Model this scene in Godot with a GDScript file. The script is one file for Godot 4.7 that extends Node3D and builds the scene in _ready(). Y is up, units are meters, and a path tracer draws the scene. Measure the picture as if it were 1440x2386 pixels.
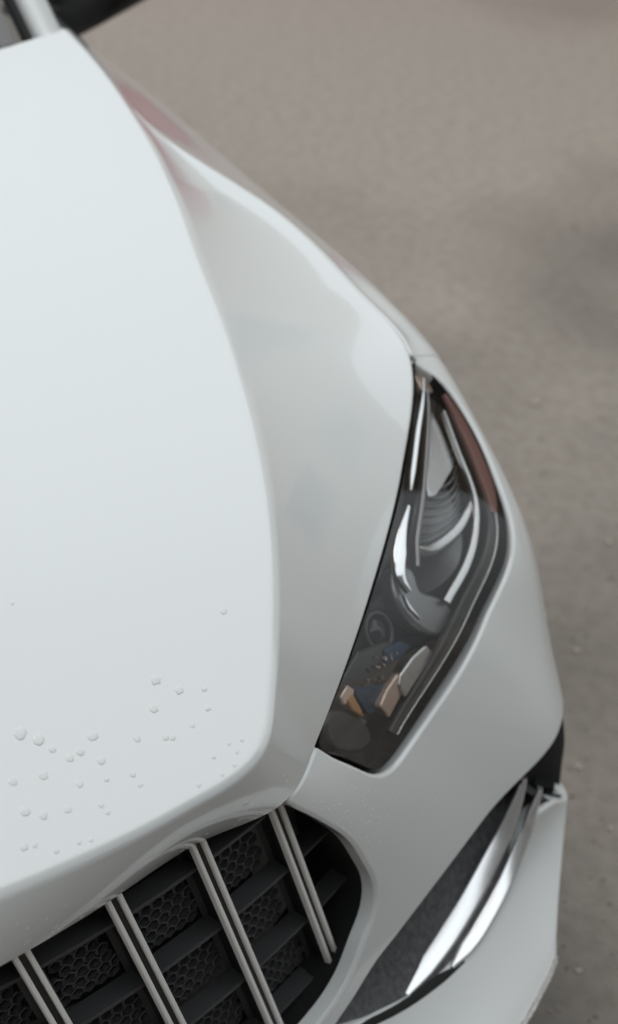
extends Node3D
# A white car seen from above its front left corner, on dusty ground under a grey sky.
# Car axes: x to the car's left, y up, z to the front (the grille is near z = 0).

var taken := {}
var car: Node3D
var M := {}

# ---------------------------------------------------------------- naming
func numbered(called: String, parent: Node) -> String:
	var key := str(parent.get_instance_id()) + called
	if not taken.has(key):
		taken[key] = 0
		return called
	taken[key] += 1
	return "%s_%03d" % [called, taken[key]]

func node(called: String, parent: Node) -> Node3D:
	var o := Node3D.new()
	o.name = numbered(called, parent)
	parent.add_child(o, true)
	return o

func tag(o: Node, label := "", category := "", group := "", kind := "") -> Node:
	if label: o.set_meta("label", label)
	if category: o.set_meta("category", category)
	if group: o.set_meta("group", group)
	if kind: o.set_meta("kind", kind)
	return o

# ---------------------------------------------------------------- mesh collector
class Shape:
	var p := PackedVector3Array()
	var n := PackedVector3Array()
	var ix := PackedInt32Array()
	var sx := 1.0
	func v(a: Vector3, b: Vector3) -> int:
		p.push_back(Vector3(a.x * sx, a.y, a.z)); n.push_back(Vector3(b.x * sx, b.y, b.z))
		return p.size() - 1
	func tri(a: int, b: int, c: int) -> void:
		var g := (p[b] - p[a]).cross(p[c] - p[a])
		if g.dot(n[a] + n[b] + n[c]) > 0.0:      # front faces run clockwise
			ix.append_array([a, c, b])
		else:
			ix.append_array([a, b, c])
	func quad(a: int, b: int, c: int, d: int) -> void:
		tri(a, b, c); tri(a, c, d)
	func face(a: Vector3, b: Vector3, c: Vector3, d: Vector3, away: Vector3) -> void:
		var g := (b - a).cross(c - a)
		if g.length() < 1e-12: g = (c - a).cross(d - a)
		g = g.normalized()
		if g.dot(away) < 0.0: g = -g
		quad(v(a, g), v(b, g), v(c, g), v(d, g))
	# a box given by centre, three half axes and a chamfer-free body
	func box(c: Vector3, x: Vector3, y: Vector3, z: Vector3) -> void:
		for s in [1.0, -1.0]:
			face(c + x * s - y - z, c + x * s + y - z, c + x * s + y + z, c + x * s - y + z, x * s)
			face(c + y * s - x - z, c + y * s + x - z, c + y * s + x + z, c + y * s - x + z, y * s)
			face(c + z * s - x - y, c + z * s + x - y, c + z * s + x + y, c + z * s - x + y, z * s)
	func commit(into: ArrayMesh, m: Material) -> void:
		if ix.is_empty(): return
		var a := []
		a.resize(Mesh.ARRAY_MAX)
		a[Mesh.ARRAY_VERTEX] = p; a[Mesh.ARRAY_NORMAL] = n; a[Mesh.ARRAY_INDEX] = ix
		into.add_surface_from_arrays(Mesh.PRIMITIVE_TRIANGLES, a)
		into.surface_set_material(into.get_surface_count() - 1, m)

func obj(called: String, shapes: Array, parent: Node) -> MeshInstance3D:
	var am := ArrayMesh.new()
	for s in shapes: (s[0] as Shape).commit(am, s[1])
	var o := MeshInstance3D.new()
	o.mesh = am
	o.name = numbered(called, parent)
	parent.add_child(o, true)
	return o

# ---------------------------------------------------------------- the body's surface
var ROWS := []      # six lines along the body, from under the bumper (0) to the edge of the bonnet (5)
var CREASE := PackedVector2Array()
const HZ := [-1.6, -1.25, -1.0, -0.7, -0.5, -0.35, -0.2, -0.1, 0.0, 0.06, 0.10]
const HY := [1.078, 1.066, 1.050, 1.022, 0.993, 0.965, 0.925, 0.889, 0.849, 0.822, 0.800]

func lay_lines() -> void:
	var z := [-1.45, -1.2, -1.0, -0.82, -0.65]
	var r := [
		[[.86,.16],[.86,.16],[.88,.16],[.89,.16],[.89,.16], [.89,.15,-.5],[.885,.14,-.31],[.855,.13,-.14],[.77,.12,-.06],[.65,.12,-.02],[.50,.12,.01],[.33,.12,.03],[.165,.12,.045],[0,.12,.05]],
		[[.92,.26],[.925,.26],[.945,.26],[.96,.26],[.968,.26], [.970,.255,-.5],[.940,.30,-.275],[.902,.31,-.063],[.822,.285,.011],[.692,.27,.066],[.534,.26,.098],[.37,.19,.095],[.185,.19,.108],[0,.19,.112]],
		[[.915,.46],[.93,.46],[.95,.46],[.966,.46],[.980,.45], [.990,.44,-.5],[.994,.42,-.31],[.977,.39,-.165],[.82,.355,-.085],[.665,.335,-.030],[.53,.33,.012],[.35,.33,.055],[.175,.33,.078],[0,.33,.085]],
		[[.89,.72],[.918,.72],[.940,.70],[.955,.68],[.968,.65], [.985,.61,-.5],[.995,.55,-.31],[.950,.505,-.180],[.800,.475,-.118],[.640,.445,-.052],[.515,.43,-.004],[.34,.43,.038],[.17,.43,.062],[0,.43,.068]],
		[[.837,.88,-1.60],[.869,.88,-1.33],[.907,.86,-1.097],[.925,.85,-.87],[.925,.858], [.940,.822,-.505],[.935,.735,-.322],[.828,.690,-.232],[.690,.650,-.150],[.578,.615,-.066],[.455,.600,-.020],[.305,.600,.018],[.152,.600,.042],[0,.600,.050]],
		[[.704,1.018],[.7185,1.002],[.722,.990],[.828,.937],[.858,.908], [.865,.883,-.51],[.776,.832,-.367],[.658,.783,-.228],[.540,.745,-.108],[.471,.735,-.050],[.365,.742,-.032],[.245,.748,.006],[.122,.754,.034],[0,.757,.045]],
	]
	for line in r:
		var a := PackedVector3Array()
		for k in line.size():
			var c = line[k]
			a.push_back(Vector3(c[0], c[1], z[k] if c.size() == 2 else c[2]))
		ROWS.push_back(a)
	for k in 14: ROWS[0][k] = ROWS[1][k] + (ROWS[1][k] - ROWS[2][k]) * .12
	for c in [[.700,-1.45],[.713,-1.19],[.700,-.98],[.676,-.82],[.641,-.66],[.612,-.51],[.577,-.36],[.533,-.225],[.470,-.09],[.423,-.026],[.335,.000],[.235,.0145],[.118,.022],[0,.024]]:
		CREASE.push_back(Vector2(c[0], c[1]))

func cr(a, b, c, d, t: float):
	return 0.5 * ((2.0 * b) + (c - a) * t + (2.0 * a - 5.0 * b + 4.0 * c - d) * t * t + (3.0 * b - a - 3.0 * c + d) * t * t * t)

func along(r: PackedVector3Array, s: float) -> Vector3:
	var n := r.size()
	var i := clampi(int(floor(s)), 0, n - 2)
	var a := 2.0 * r[0] - r[1] if i == 0 else r[i - 1]
	var d := r[n - 2] * Vector3(-1, 1, 1) if i + 2 >= n else r[i + 2]
	return cr(a, r[i], r[i + 1], d, s - i)

func body(s: float, v: float) -> Vector3:
	var i := clampi(int(floor(v)), 0, 4)
	var b := along(ROWS[i], s)
	var c := along(ROWS[i + 1], s)
	var a := 2.0 * b - c if i == 0 else along(ROWS[i - 1], s)
	var d := 2.0 * c - b if i == 4 else along(ROWS[i + 2], s)
	return cr(a, b, c, d, v - i)

func body_out(s: float, v: float) -> Vector3:
	var e := 2e-3
	return -(body(s + e, v) - body(s - e, v)).cross(body(s, v + e) - body(s, v - e)).normalized()

func body_at(q: Vector2, deep := 0.0) -> Array:
	var n := body_out(q.x, q.y)
	return [body(q.x, q.y) - n * deep, n]

func dome_profile(z: float) -> float:
	var n := HZ.size()
	z = clampf(z, HZ[0], HZ[n - 1])
	var i := 0
	while i < n - 2 and z > HZ[i + 1]: i += 1
	var h: float = HZ[i + 1] - HZ[i]
	var t: float = (z - HZ[i]) / h
	var m := [0.0, 0.0]
	for k in 2:
		var j := i + k
		if j == 0: m[k] = (HY[1] - HY[0]) / (HZ[1] - HZ[0])
		elif j == n - 1: m[k] = (HY[n - 1] - HY[n - 2]) / (HZ[n - 1] - HZ[n - 2])
		else:
			var h0: float = HZ[j] - HZ[j - 1]
			var h1: float = HZ[j + 1] - HZ[j]
			m[k] = ((HY[j] - HY[j - 1]) / h0 * h1 + (HY[j + 1] - HY[j]) / h1 * h0) / (h0 + h1)
	var t2 := t * t
	var t3 := t2 * t
	return (2 * t3 - 3 * t2 + 1) * HY[i] + (t3 - 2 * t2 + t) * h * m[0] + (3 * t2 - 2 * t3) * HY[i + 1] + (t3 - t2) * h * m[1]

func dome(x: float, z: float) -> Vector3:
	return Vector3(x, dome_profile(z) - 0.09 * x * x, z)

func dome_out(x: float, z: float) -> Vector3:
	var e := 4e-3
	return (dome(x, z + e) - dome(x, z - e)).cross(dome(x + e, z) - dome(x - e, z)).normalized()

func crease(s: float) -> Vector2:
	var n := CREASE.size()
	var i := clampi(int(floor(s)), 0, n - 2)
	var a := 2.0 * CREASE[0] - CREASE[1] if i == 0 else CREASE[i - 1]
	var d := CREASE[n - 2] * Vector2(-1, 1) if i + 2 >= n else CREASE[i + 2]
	return cr(a, CREASE[i], CREASE[i + 1], d, s - i)

func flank_raw(s: float, w: float) -> Vector3:     # the bonnet between its edge (w 0) and the crease of its raised middle (w 1)
	var c := crease(s)
	var a := along(ROWS[5], s)
	var b := dome(c.x, c.y)
	var swell := maxf(-0.012, -0.09 * a.distance_to(b)) * (1.0 - smoothstep(5.0, 7.6, s)) + 0.005 * smoothstep(8.6, 10.0, s)
	var t := along(ROWS[5], s + 0.01) - along(ROWS[5], s - 0.01)
	var o := -t.cross(b - a).normalized()
	return a.lerp(b, w) + o * swell * 4.0 * w * (1.0 - w)

func flank_out_raw(s: float, w: float) -> Vector3:
	var e := 4e-3
	return -(flank_raw(s + e, w) - flank_raw(s - e, w)).cross(flank_raw(s, minf(w + e, 1.0)) - flank_raw(s, maxf(w - e, 0.0))).normalized()

var crease_pts := PackedVector3Array()    # x, z, s
func crease_near(x: float, z: float) -> Vector2:      # (distance, s)
	var best := Vector2(1e9, 0)
	for c in crease_pts:
		var d := Vector2(c.x - x, c.y - z).length()
		if d < best.x: best = Vector2(d, c.z)
	return best

const SOFT := 0.009
func flank_at(q: Vector2, deep := 0.0) -> Array:
	var n := flank_out_raw(q.x, q.y)
	var c := crease(q.x)
	var far := flank_raw(q.x, q.y).distance_to(dome(c.x, c.y))
	if far < SOFT:
		var m := (dome_out(c.x, c.y) + flank_out_raw(q.x, 0.99)).normalized()
		n = m.lerp(n, smoothstep(0.0, SOFT, far)).normalized()
	return [flank_raw(q.x, q.y) - n * deep, n]

func dome_at(q: Vector2, deep := 0.0) -> Array:
	var n := dome_out(q.x, q.y)
	return [dome(q.x, q.y) - n * deep, n]

func inset(s: float, w: float) -> Vector2:       # a point «w» metres inside the crease, in plan
	var d := (crease(minf(s + .02, 13.0)) - crease(s - .02)).normalized()
	return crease(s) + Vector2(d.y, -d.x) * -w

func strip_at(s: float, w: float) -> Array:      # the rounded border of the raised middle
	var q := inset(s, w)
	if s > 12.99: q.x = 0.0
	var c := crease(s)
	var m := (dome_out(c.x, c.y) + flank_out_raw(s, 0.99)).normalized()
	return [dome(q.x, q.y), m.lerp(dome_out(q.x, q.y), smoothstep(0.0, SOFT, w)).normalized()]

# ---------------------------------------------------------------- panels cut from a surface
func smooth_loop(a: PackedVector2Array, k := 5) -> PackedVector2Array:
	var o := PackedVector2Array()
	var n := a.size()
	for i in n:
		for j in k:
			o.push_back(cr(a[(i + n - 1) % n], a[i], a[(i + 1) % n], a[(i + 2) % n], float(j) / k))
	return o

func smooth_line(a: PackedVector2Array, k := 6) -> PackedVector2Array:
	var o := PackedVector2Array()
	var n := a.size()
	for i in n - 1:
		for j in k:
			o.push_back(cr(a[i - 1] if i > 0 else 2.0 * a[0] - a[1], a[i], a[i + 1], a[i + 2] if i + 2 < n else 2.0 * a[n - 1] - a[n - 2], float(j) / k))
	o.push_back(a[n - 1])
	return o

func finer(a: PackedVector2Array, step: float) -> PackedVector2Array:
	var o := PackedVector2Array()
	for i in a.size():
		var b := a[(i + 1) % a.size()]
		var n := maxi(1, int(ceil(a[i].distance_to(b) / step)))
		for j in n: o.push_back(a[i].lerp(b, float(j) / n))
	return o

func is_in(q: Vector2, outer: PackedVector2Array, holes: Array) -> bool:
	if not Geometry2D.is_point_in_polygon(q, outer): return false
	for h in holes:
		if Geometry2D.is_point_in_polygon(q, h): return false
	return true

# surface(uv) -> [point, normal]; the rim is rounded by «r» and turned inwards by «depth», except where no_rim(uv)
func panel(sh: Shape, surface: Callable, outer: PackedVector2Array, holes: Array, cell: Vector2, r := 0.003, depth := 0.018, no_rim = null) -> void:
	var lo := outer[0]
	var hi := outer[0]
	for q in outer:
		lo = lo.min(q); hi = hi.max(q)
	var nx := int(ceil((hi.x - lo.x) / cell.x))
	var ny := int(ceil((hi.y - lo.y) / cell.y))
	var near := {}
	for loop in [outer] + holes:
		for q in finer(loop, minf(cell.x, cell.y) * 0.3):
			var c := Vector2i(((q - lo) / cell).floor())
			for i in [-1, 0, 1]:
				for j in [-1, 0, 1]: near[c + Vector2i(i, j)] = true
	var made := {}
	var vert := func(q: Vector2) -> int:
		var key := Vector2i((q * 20000.0).round())
		if not made.has(key):
			var a: Array = surface.call(q)
			made[key] = sh.v(a[0], a[1])
		return made[key]
	for i in nx:
		for j in ny:
			var a := lo + cell * Vector2(i, j)
			var b := lo + cell * Vector2(i + 1, j + 1)
			if not near.has(Vector2i(i, j)):
				if is_in((a + b) / 2.0, outer, holes):
					sh.quad(vert.call(a), vert.call(Vector2(b.x, a.y)), vert.call(b), vert.call(Vector2(a.x, b.y)))
				continue
			var pieces := Geometry2D.intersect_polygons(PackedVector2Array([a, Vector2(b.x, a.y), b, Vector2(a.x, b.y)]), outer)
			for h in holes:
				var next: Array[PackedVector2Array] = []
				for piece in pieces: next.append_array(Geometry2D.clip_polygons(piece, h))
				pieces = next
			for piece in pieces:
				var t := Geometry2D.triangulate_polygon(piece)
				for k in range(0, t.size(), 3):
					sh.tri(vert.call(piece[t[k]]), vert.call(piece[t[k + 1]]), vert.call(piece[t[k + 2]]))
	if depth > 0.0:
		for loop in [outer] + holes: rim(sh, surface, loop, outer, holes, r, depth, no_rim, minf(cell.x, cell.y) * 0.5)

func rim(sh: Shape, surface: Callable, loop: PackedVector2Array, outer: PackedVector2Array, holes: Array, r: float, depth: float, no_rim, step: float) -> void:
	var a := finer(loop, step)
	var n := a.size()
	var at := []
	for q in a: at.push_back(surface.call(q))
	var rows := []
	for i in n:
		var t: Vector3 = (at[(i + 1) % n][0] - at[(i + n - 1) % n][0]).normalized()
		var nn: Vector3 = at[i][1]
		var side := t.cross(nn).normalized()
		var d := (a[(i + 1) % n] - a[(i + n - 1) % n]).normalized() * step * 0.6
		var q := a[i] + Vector2(-d.y, d.x)
		var p: Vector3 = surface.call(q)[0]
		var toward: float = (p - at[i][0]).dot(side)
		if is_in(q, outer, holes) == (toward > 0.0): side = -side
		var row := []
		for k in 5:
			var w := PI / 2.0 * k / 4.0
			row.push_back([at[i][0] + side * r * sin(w) - nn * r * (1.0 - cos(w)), (nn * cos(w) + side * sin(w)).normalized()])
		row.push_back([row[4][0] - nn * (depth - r), side])
		rows.push_back(row)
	for i in n:
		var j := (i + 1) % n
		if no_rim != null and (no_rim.call(a[i]) or no_rim.call(a[j])): continue
		for k in 5:
			sh.quad(sh.v(rows[i][k][0], rows[i][k][1]), sh.v(rows[j][k][0], rows[j][k][1]), sh.v(rows[j][k + 1][0], rows[j][k + 1][1]), sh.v(rows[i][k + 1][0], rows[i][k + 1][1]))

# a wall along a line on the surface, between two depths
func wall(sh: Shape, a: PackedVector2Array, d0: float, d1: float, closed := true) -> void:
	var n := a.size()
	for i in n if closed else n - 1:
		var j := (i + 1) % n
		var p := body_at(a[i]); var q := body_at(a[j])
		var o: Vector3 = (q[0] - p[0]).cross(p[1]).normalized()
		sh.quad(sh.v(p[0] - p[1] * d0, o), sh.v(q[0] - q[1] * d0, o), sh.v(q[0] - q[1] * d1, o), sh.v(p[0] - p[1] * d1, o))

# a bar of chamfered section that follows a line of points; «up» per point, half widths per point
func sweep(sh: Shape, pts: Array, ups: Array, hw: Array, h: float, c: float, caps := true) -> void:
	var n := pts.size()
	var rings := []
	for i in n:
		var t: Vector3 = (pts[mini(i + 1, n - 1)] - pts[maxi(i - 1, 0)]).normalized()
		var u: Vector3 = (ups[i] - t * t.dot(ups[i])).normalized()
		var s := t.cross(u)
		var w: float = hw[i]
		var k := minf(c, w * 0.9)
		var prof := [[-w, -h], [-w, h - k], [-w + k * 0.3, h - k * 0.3], [-w + k, h], [w - k, h], [w - k * 0.3, h - k * 0.3], [w, h - k], [w, -h]]
		var nor := [[-1, 0], [-1, 0.2], [-0.7, 0.7], [-0.1, 1], [0.1, 1], [0.7, 0.7], [1, 0.2], [1, 0]]
		var ring := []
		for m in prof.size():
			ring.push_back([pts[i] + s * prof[m][0] + u * prof[m][1], (s * nor[m][0] + u * nor[m][1]).normalized()])
		rings.push_back(ring)
	for i in n - 1:
		for m in 7:
			sh.quad(sh.v(rings[i][m][0], rings[i][m][1]), sh.v(rings[i + 1][m][0], rings[i + 1][m][1]), sh.v(rings[i + 1][m + 1][0], rings[i + 1][m + 1][1]), sh.v(rings[i][m + 1][0], rings[i][m + 1][1]))
	if caps:
		for i in [0, n - 1]:
			var t: Vector3 = (pts[1] - pts[0]).normalized() * -1.0 if i == 0 else (pts[n - 1] - pts[n - 2]).normalized()
			var id := []
			for m in 8: id.push_back(sh.v(rings[i][m][0], t))
			for m in range(1, 7): sh.tri(id[0], id[m], id[m + 1])

func ribbon(sh: Shape, line: PackedVector2Array, widths: Array, deep: float, h: float, c: float, lift := 0.0) -> void:
	var a := smooth_line(line, 6)
	var pts := []
	var ups := []
	var hw := []
	for i in a.size():
		var k := body_at(a[i], deep)
		pts.push_back(k[0]); ups.push_back((k[1] + Vector3.UP * lift).normalized() if lift >= 0.0 else Vector3(-.15, .92, .36))
		var f := float(i) / (a.size() - 1) * (widths.size() - 1)
		var j := mini(int(f), widths.size() - 2)
		hw.push_back(lerpf(widths[j], widths[j + 1], f - j))
	sweep(sh, pts, ups, hw, h, c)

# ---------------------------------------------------------------- materials
func mat(called: String, linear: Color, rough: float, metal := 0.0) -> StandardMaterial3D:
	var m := StandardMaterial3D.new()
	m.resource_name = called
	m.albedo_color = linear.linear_to_srgb()
	m.roughness = rough
	m.metallic = metal
	m.cull_mode = BaseMaterial3D.CULL_DISABLED
	M[called] = m
	return m

func noise_tex(freq: float, seed: int, size: int, ramp: Array, octaves := 4, normal := false) -> NoiseTexture2D:
	var n := FastNoiseLite.new()
	n.seed = seed; n.frequency = freq; n.fractal_octaves = octaves
	n.noise_type = FastNoiseLite.TYPE_SIMPLEX_SMOOTH
	var t := NoiseTexture2D.new()
	t.width = size; t.height = size; t.seamless = true; t.noise = n
	t.as_normal_map = normal
	if normal: t.bump_strength = 3.0
	if not ramp.is_empty():
		var g := Gradient.new()
		var offs := PackedFloat32Array(); var cols := PackedColorArray()
		for r in ramp:
			offs.push_back(r[0]); cols.push_back((r[1] as Color).linear_to_srgb())
		g.offsets = offs; g.colors = cols
		t.color_ramp = g
	return t

func materials() -> void:
	var p := mat("white_paint", Color(.80, .82, .82), .16)
	p.clearcoat_enabled = true; p.clearcoat = 1.0; p.clearcoat_roughness = .04
	mat("black_plastic", Color(.012, .012, .013), .42)
	mat("black_gloss", Color(.006, .006, .007), .12)
	mat("liner", Color(.008, .008, .008), .9)
	mat("satin_chrome", Color(.95, .93, .91), .40, .1)
	mat("chrome", Color(.80, .81, .82), .10, 1.0)
	mat("fin_chrome", Color(.93, .93, .94), .24, .85)
	mat("silver", Color(.52, .52, .52), .22, 1.0)
	mat("dim_silver", Color(.26, .26, .265), .28, .8)
	mat("bezel", Color(.022, .020, .019), .25)
	mat("bezel_brown", Color(.030, .023, .019), .2)
	mat("lamp_dark", Color(.020, .013, .010), .12)
	mat("amber", Color(.42, .22, .08), .12, .3)
	mat("pearl", Color(.55, .42, .35), .14, .6)
	mat("blue_coat", Color(.010, .035, .075), .1, .3)
	var cell := FastNoiseLite.new()
	cell.noise_type = FastNoiseLite.TYPE_CELLULAR; cell.seed = 4; cell.frequency = .06
	cell.cellular_return_type = FastNoiseLite.RETURN_DISTANCE2_SUB
	var cut := NoiseTexture2D.new()
	cut.width = 512; cut.height = 512; cut.seamless = true; cut.noise = cell; cut.as_normal_map = true; cut.bump_strength = 4.0
	mat("rubber", Color(.015, .015, .015), .8)
	var slat := mat("slat_plastic", Color(.052, .052, .053), .5)
	slat.normal_enabled = true; slat.normal_texture = noise_tex(.05, 3, 256, [], 3, true); slat.normal_scale = .15
	slat.uv1_triplanar = true; slat.uv1_world_triplanar = true; slat.uv1_scale = Vector3(14, 14, 14)
	var trim := mat("trim", Color(1, 1, 1), .6)
	trim.albedo_texture = noise_tex(.03, 5, 512, [[0.2, Color(.06, .06, .062)], [.5, Color(.095, .095, .098)], [.8, Color(.14, .14, .143)]], 5)
	trim.normal_enabled = true; trim.normal_texture = noise_tex(.12, 6, 512, [], 3, true); trim.normal_scale = .4
	trim.uv1_triplanar = true; trim.uv1_world_triplanar = true; trim.uv1_scale = Vector3(6, 6, 6)
	var g := mat("lens", Color(.95, .95, .95), .03)
	g.transparency = BaseMaterial3D.TRANSPARENCY_ALPHA
	g.albedo_color = Color(.12, .11, .10, .06)
	var w := mat("glass", Color(.5, .5, .5), .03)
	w.transparency = BaseMaterial3D.TRANSPARENCY_ALPHA
	w.albedo_color = Color(.40, .40, .43, .55)  # lilac grey of the reflected sky, painted into the pane's colour
	var d := mat("water", Color(.80, .82, .82), .0)
	d.refraction_enabled = true; d.refraction_scale = .033
	for k in ["pearl", "amber", "silver", "dim_silver", "blue_coat"]:
		var fm: StandardMaterial3D = M[k]
		fm.normal_enabled = true
		fm.normal_texture = cut
		fm.normal_scale = .5
		fm.uv1_triplanar = true; fm.uv1_scale = Vector3(14, 14, 14)
	var wn := mat("worn", Color(1, 1, 1), .7)
	wn.albedo_texture = noise_tex(.06, 15, 512, [[.3, Color(.20, .16, .13)], [.45, Color(.42, .37, .32)], [.58, Color(.78, .77, .76)]], 5)
	wn.uv1_triplanar = true; wn.uv1_world_triplanar = true; wn.uv1_scale = Vector3(7, 7, 7)
	var gr := mat("dust_ground", Color(1, 1, 1), .62)
	gr.albedo_texture = noise_tex(.03, 11, 1024, [[0.1, Color(.335, .295, .258)], [.45, Color(.378, .336, .297)], [.6, Color(.392, .349, .309)], [.95, Color(.435, .388, .345)]], 6)
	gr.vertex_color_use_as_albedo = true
	gr.uv1_triplanar = true; gr.uv1_world_triplanar = true; gr.uv1_scale = Vector3(.7, .7, .7)
	gr.normal_enabled = true; gr.normal_texture = noise_tex(.12, 12, 1024, [], 5, true); gr.normal_scale = .18
	mat("stone", Color(.46, .40, .34), .9)
	mat("stone_dark", Color(.16, .14, .12), .9)
	mat("grit", Color(.30, .26, .22), .9)

# ---------------------------------------------------------------- outlines on the body, in its own (s, v)
func loop_of(a: Array) -> PackedVector2Array:
	var o := PackedVector2Array()
	for i in range(0, a.size(), 2): o.push_back(Vector2(a[i], a[i + 1]))
	return o

var LAMP: PackedVector2Array       # the edge of the headlight glass
var LAMP_HOLE: PackedVector2Array  # the opening in the bumper round it
var FOG: PackedVector2Array
var GRILLE: PackedVector2Array

func outlines() -> void:
	LAMP = finer(smooth_loop(loop_of([5.02,4.93, 5.5,4.985, 6.0,4.985, 6.5,4.985, 7.0,4.985, 7.55,4.985, 8.10,4.965, 8.31,4.64, 8.44,4.29, 8.38,4.11, 8.05,4.01, 7.57,4.01, 7.02,4.05, 6.47,4.11, 6.17,4.17, 5.82,4.25, 5.45,4.32, 5.18,4.54]), 4), .05)
	LAMP_HOLE = smooth_loop(loop_of([4.97,5.03, 5.02,4.88, 5.14,4.46, 5.40,4.235, 5.78,4.18, 6.12,4.10, 6.44,4.03, 7.00,3.96, 7.56,3.90, 8.05,3.90, 8.41,3.99, 8.53,4.23, 8.40,4.64, 8.18,4.98, 8.16,5.15, 6.5,5.3, 5.0,5.3]), 4)
	FOG = smooth_loop(loop_of([5.95,2.80, 6.4,2.97, 6.85,3.05, 7.50,3.07, 7.97,3.04, 8.44,2.985, 8.78,2.93, 9.02,2.88, 9.37,2.81, 9.68,2.63, 9.89,2.47, 10.08,2.23, 9.85,2.20, 9.56,2.06, 9.40,2.00, 9.13,1.91, 8.88,1.85, 8.65,1.83, 8.38,1.86, 8.02,1.98, 7.80,2.13, 7.66,2.39, 7.53,2.44, 7.34,2.32, 7.10,2.02, 6.7,1.80, 6.2,1.75, 5.9,2.0, 5.9,2.5]), 4)
	GRILLE = smooth_loop(loop_of([8.95,5.03, 8.97,4.77, 9.04,4.35, 9.05,3.80, 9.04,3.50, 9.15,3.28, 9.40,3.10, 9.66,2.90, 9.98,2.68, 10.25,2.52, 10.7,2.40, 11.5,2.34, 12.2,2.32, 13.0,2.32, 13.3,2.32, 13.3,5.3, 11.0,5.3, 9.3,5.3]), 4)

# ---------------------------------------------------------------- parts of the car
func body_panels(sides: Array) -> void:
	var cell := Vector2(.1, .1)
	var bumper_edge := loop_of([4.99,4.96, 13.0,4.96, 13.0,0.0, 4.42,0.0, 4.42,2.1, 4.64,3.2])
	var cut := Geometry2D.clip_polygons(bumper_edge, LAMP_HOLE)
	var best: PackedVector2Array
	for c in cut:
		var next := Geometry2D.clip_polygons(c, GRILLE)
		for d in next:
			if d.size() > best.size(): best = d
	var centre := func(q: Vector2) -> bool: return q.x > 12.95 or q.x < 4.8
	var sh := Shape.new()
	for s in sides:
		sh.sx = s
		panel(sh, body_at, best, [FOG], cell, .0055, .02, centre)
	tag(obj("bumper", [[sh, M.white_paint]], car), "white front bumper cover with black grille and side recess openings")
	var arch := loop_of([0.0,4.97, 4.95,4.965, 4.60,3.2, 4.38,2.1, 4.2,2.5, 3.6,2.88, 2.5,3.0, 1.5,2.88, .9,2.5, .62,1.5, .58,0.02, 0.0,0.02])
	for s in sides:
		var f := Shape.new(); f.sx = s
		panel(f, body_at, arch, [], cell, .003, .018, func(q: Vector2) -> bool: return q.x < 0.03)
		obj("front_fender", [[f, M.white_paint]], car)
	# bonnet: raised middle and its two flanks in one sheet
	var hood := Shape.new()
	var edge := PackedVector2Array()
	var s0 := 0.55
	for k in 301:
		var s := lerpf(0.0, 13.0, k / 300.0)
		var c := crease(s)
		crease_pts.push_back(Vector3(c.x, c.y, s))
	var rear := loop_of([0.0,-1.06, .15,-1.072, .3,-1.10, .45,-1.155, .577,-1.221, .637,-1.259, .690,-1.292])
	rear = smooth_line(rear, 5)
	for k in 301:
		var q := inset(lerpf(s0, 13.0, k / 300.0), SOFT * 1.3)
		if k == 300: q.x = 0.0
		edge.push_back(q)
	edge.append_array(rear)
	var flank := loop_of([s0,0.022, 13.0,0.022, 13.0,1.0, s0,1.0])
	for s in sides:
		hood.sx = s
		panel(hood, dome_at, edge, [], Vector2(.012, .015), .003, .016, func(q: Vector2) -> bool: return q.x < .01 or crease_near(q.x, q.y).x < SOFT * 1.5)
		var last := []
		for k in 301:
			var u := lerpf(s0, 13.0, k / 300.0)
			var row := []
			for m in 7:
				var a := strip_at(u, SOFT * 1.3 * m / 6.0)
				row.push_back(hood.v(a[0], a[1]))
			if k > 0:
				for m in 6: hood.quad(last[m], row[m], row[m + 1], last[m + 1])
			last = row
		panel(hood, flank_at, flank, [], Vector2(.07, .04), .004, .016, func(q: Vector2) -> bool: return q.x > 12.97 or q.y > .95)
	tag(obj("bonnet", [[hood, M.white_paint]], car), "white bonnet with a raised middle and long creased edge")
	# dark structure under the skin, which the shut lines look into
	var inner := Shape.new()
	for s in sides:
		inner.sx = s
		panel(inner, body_at.bind(.022), loop_of([0.0,5.0, 13.0,5.0, 13.0,.7, 0.0,.7]), [LAMP_HOLE, FOG, GRILLE], Vector2(.2, .2), 0, 0)
		panel(inner, flank_at.bind(.02), loop_of([2.6,0.0, 13.0,0.0, 13.0,.9, 2.6,.9]), [], Vector2(.25, .25), 0, 0)
	obj("inner_frame", [[inner, M.liner]], car)

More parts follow.
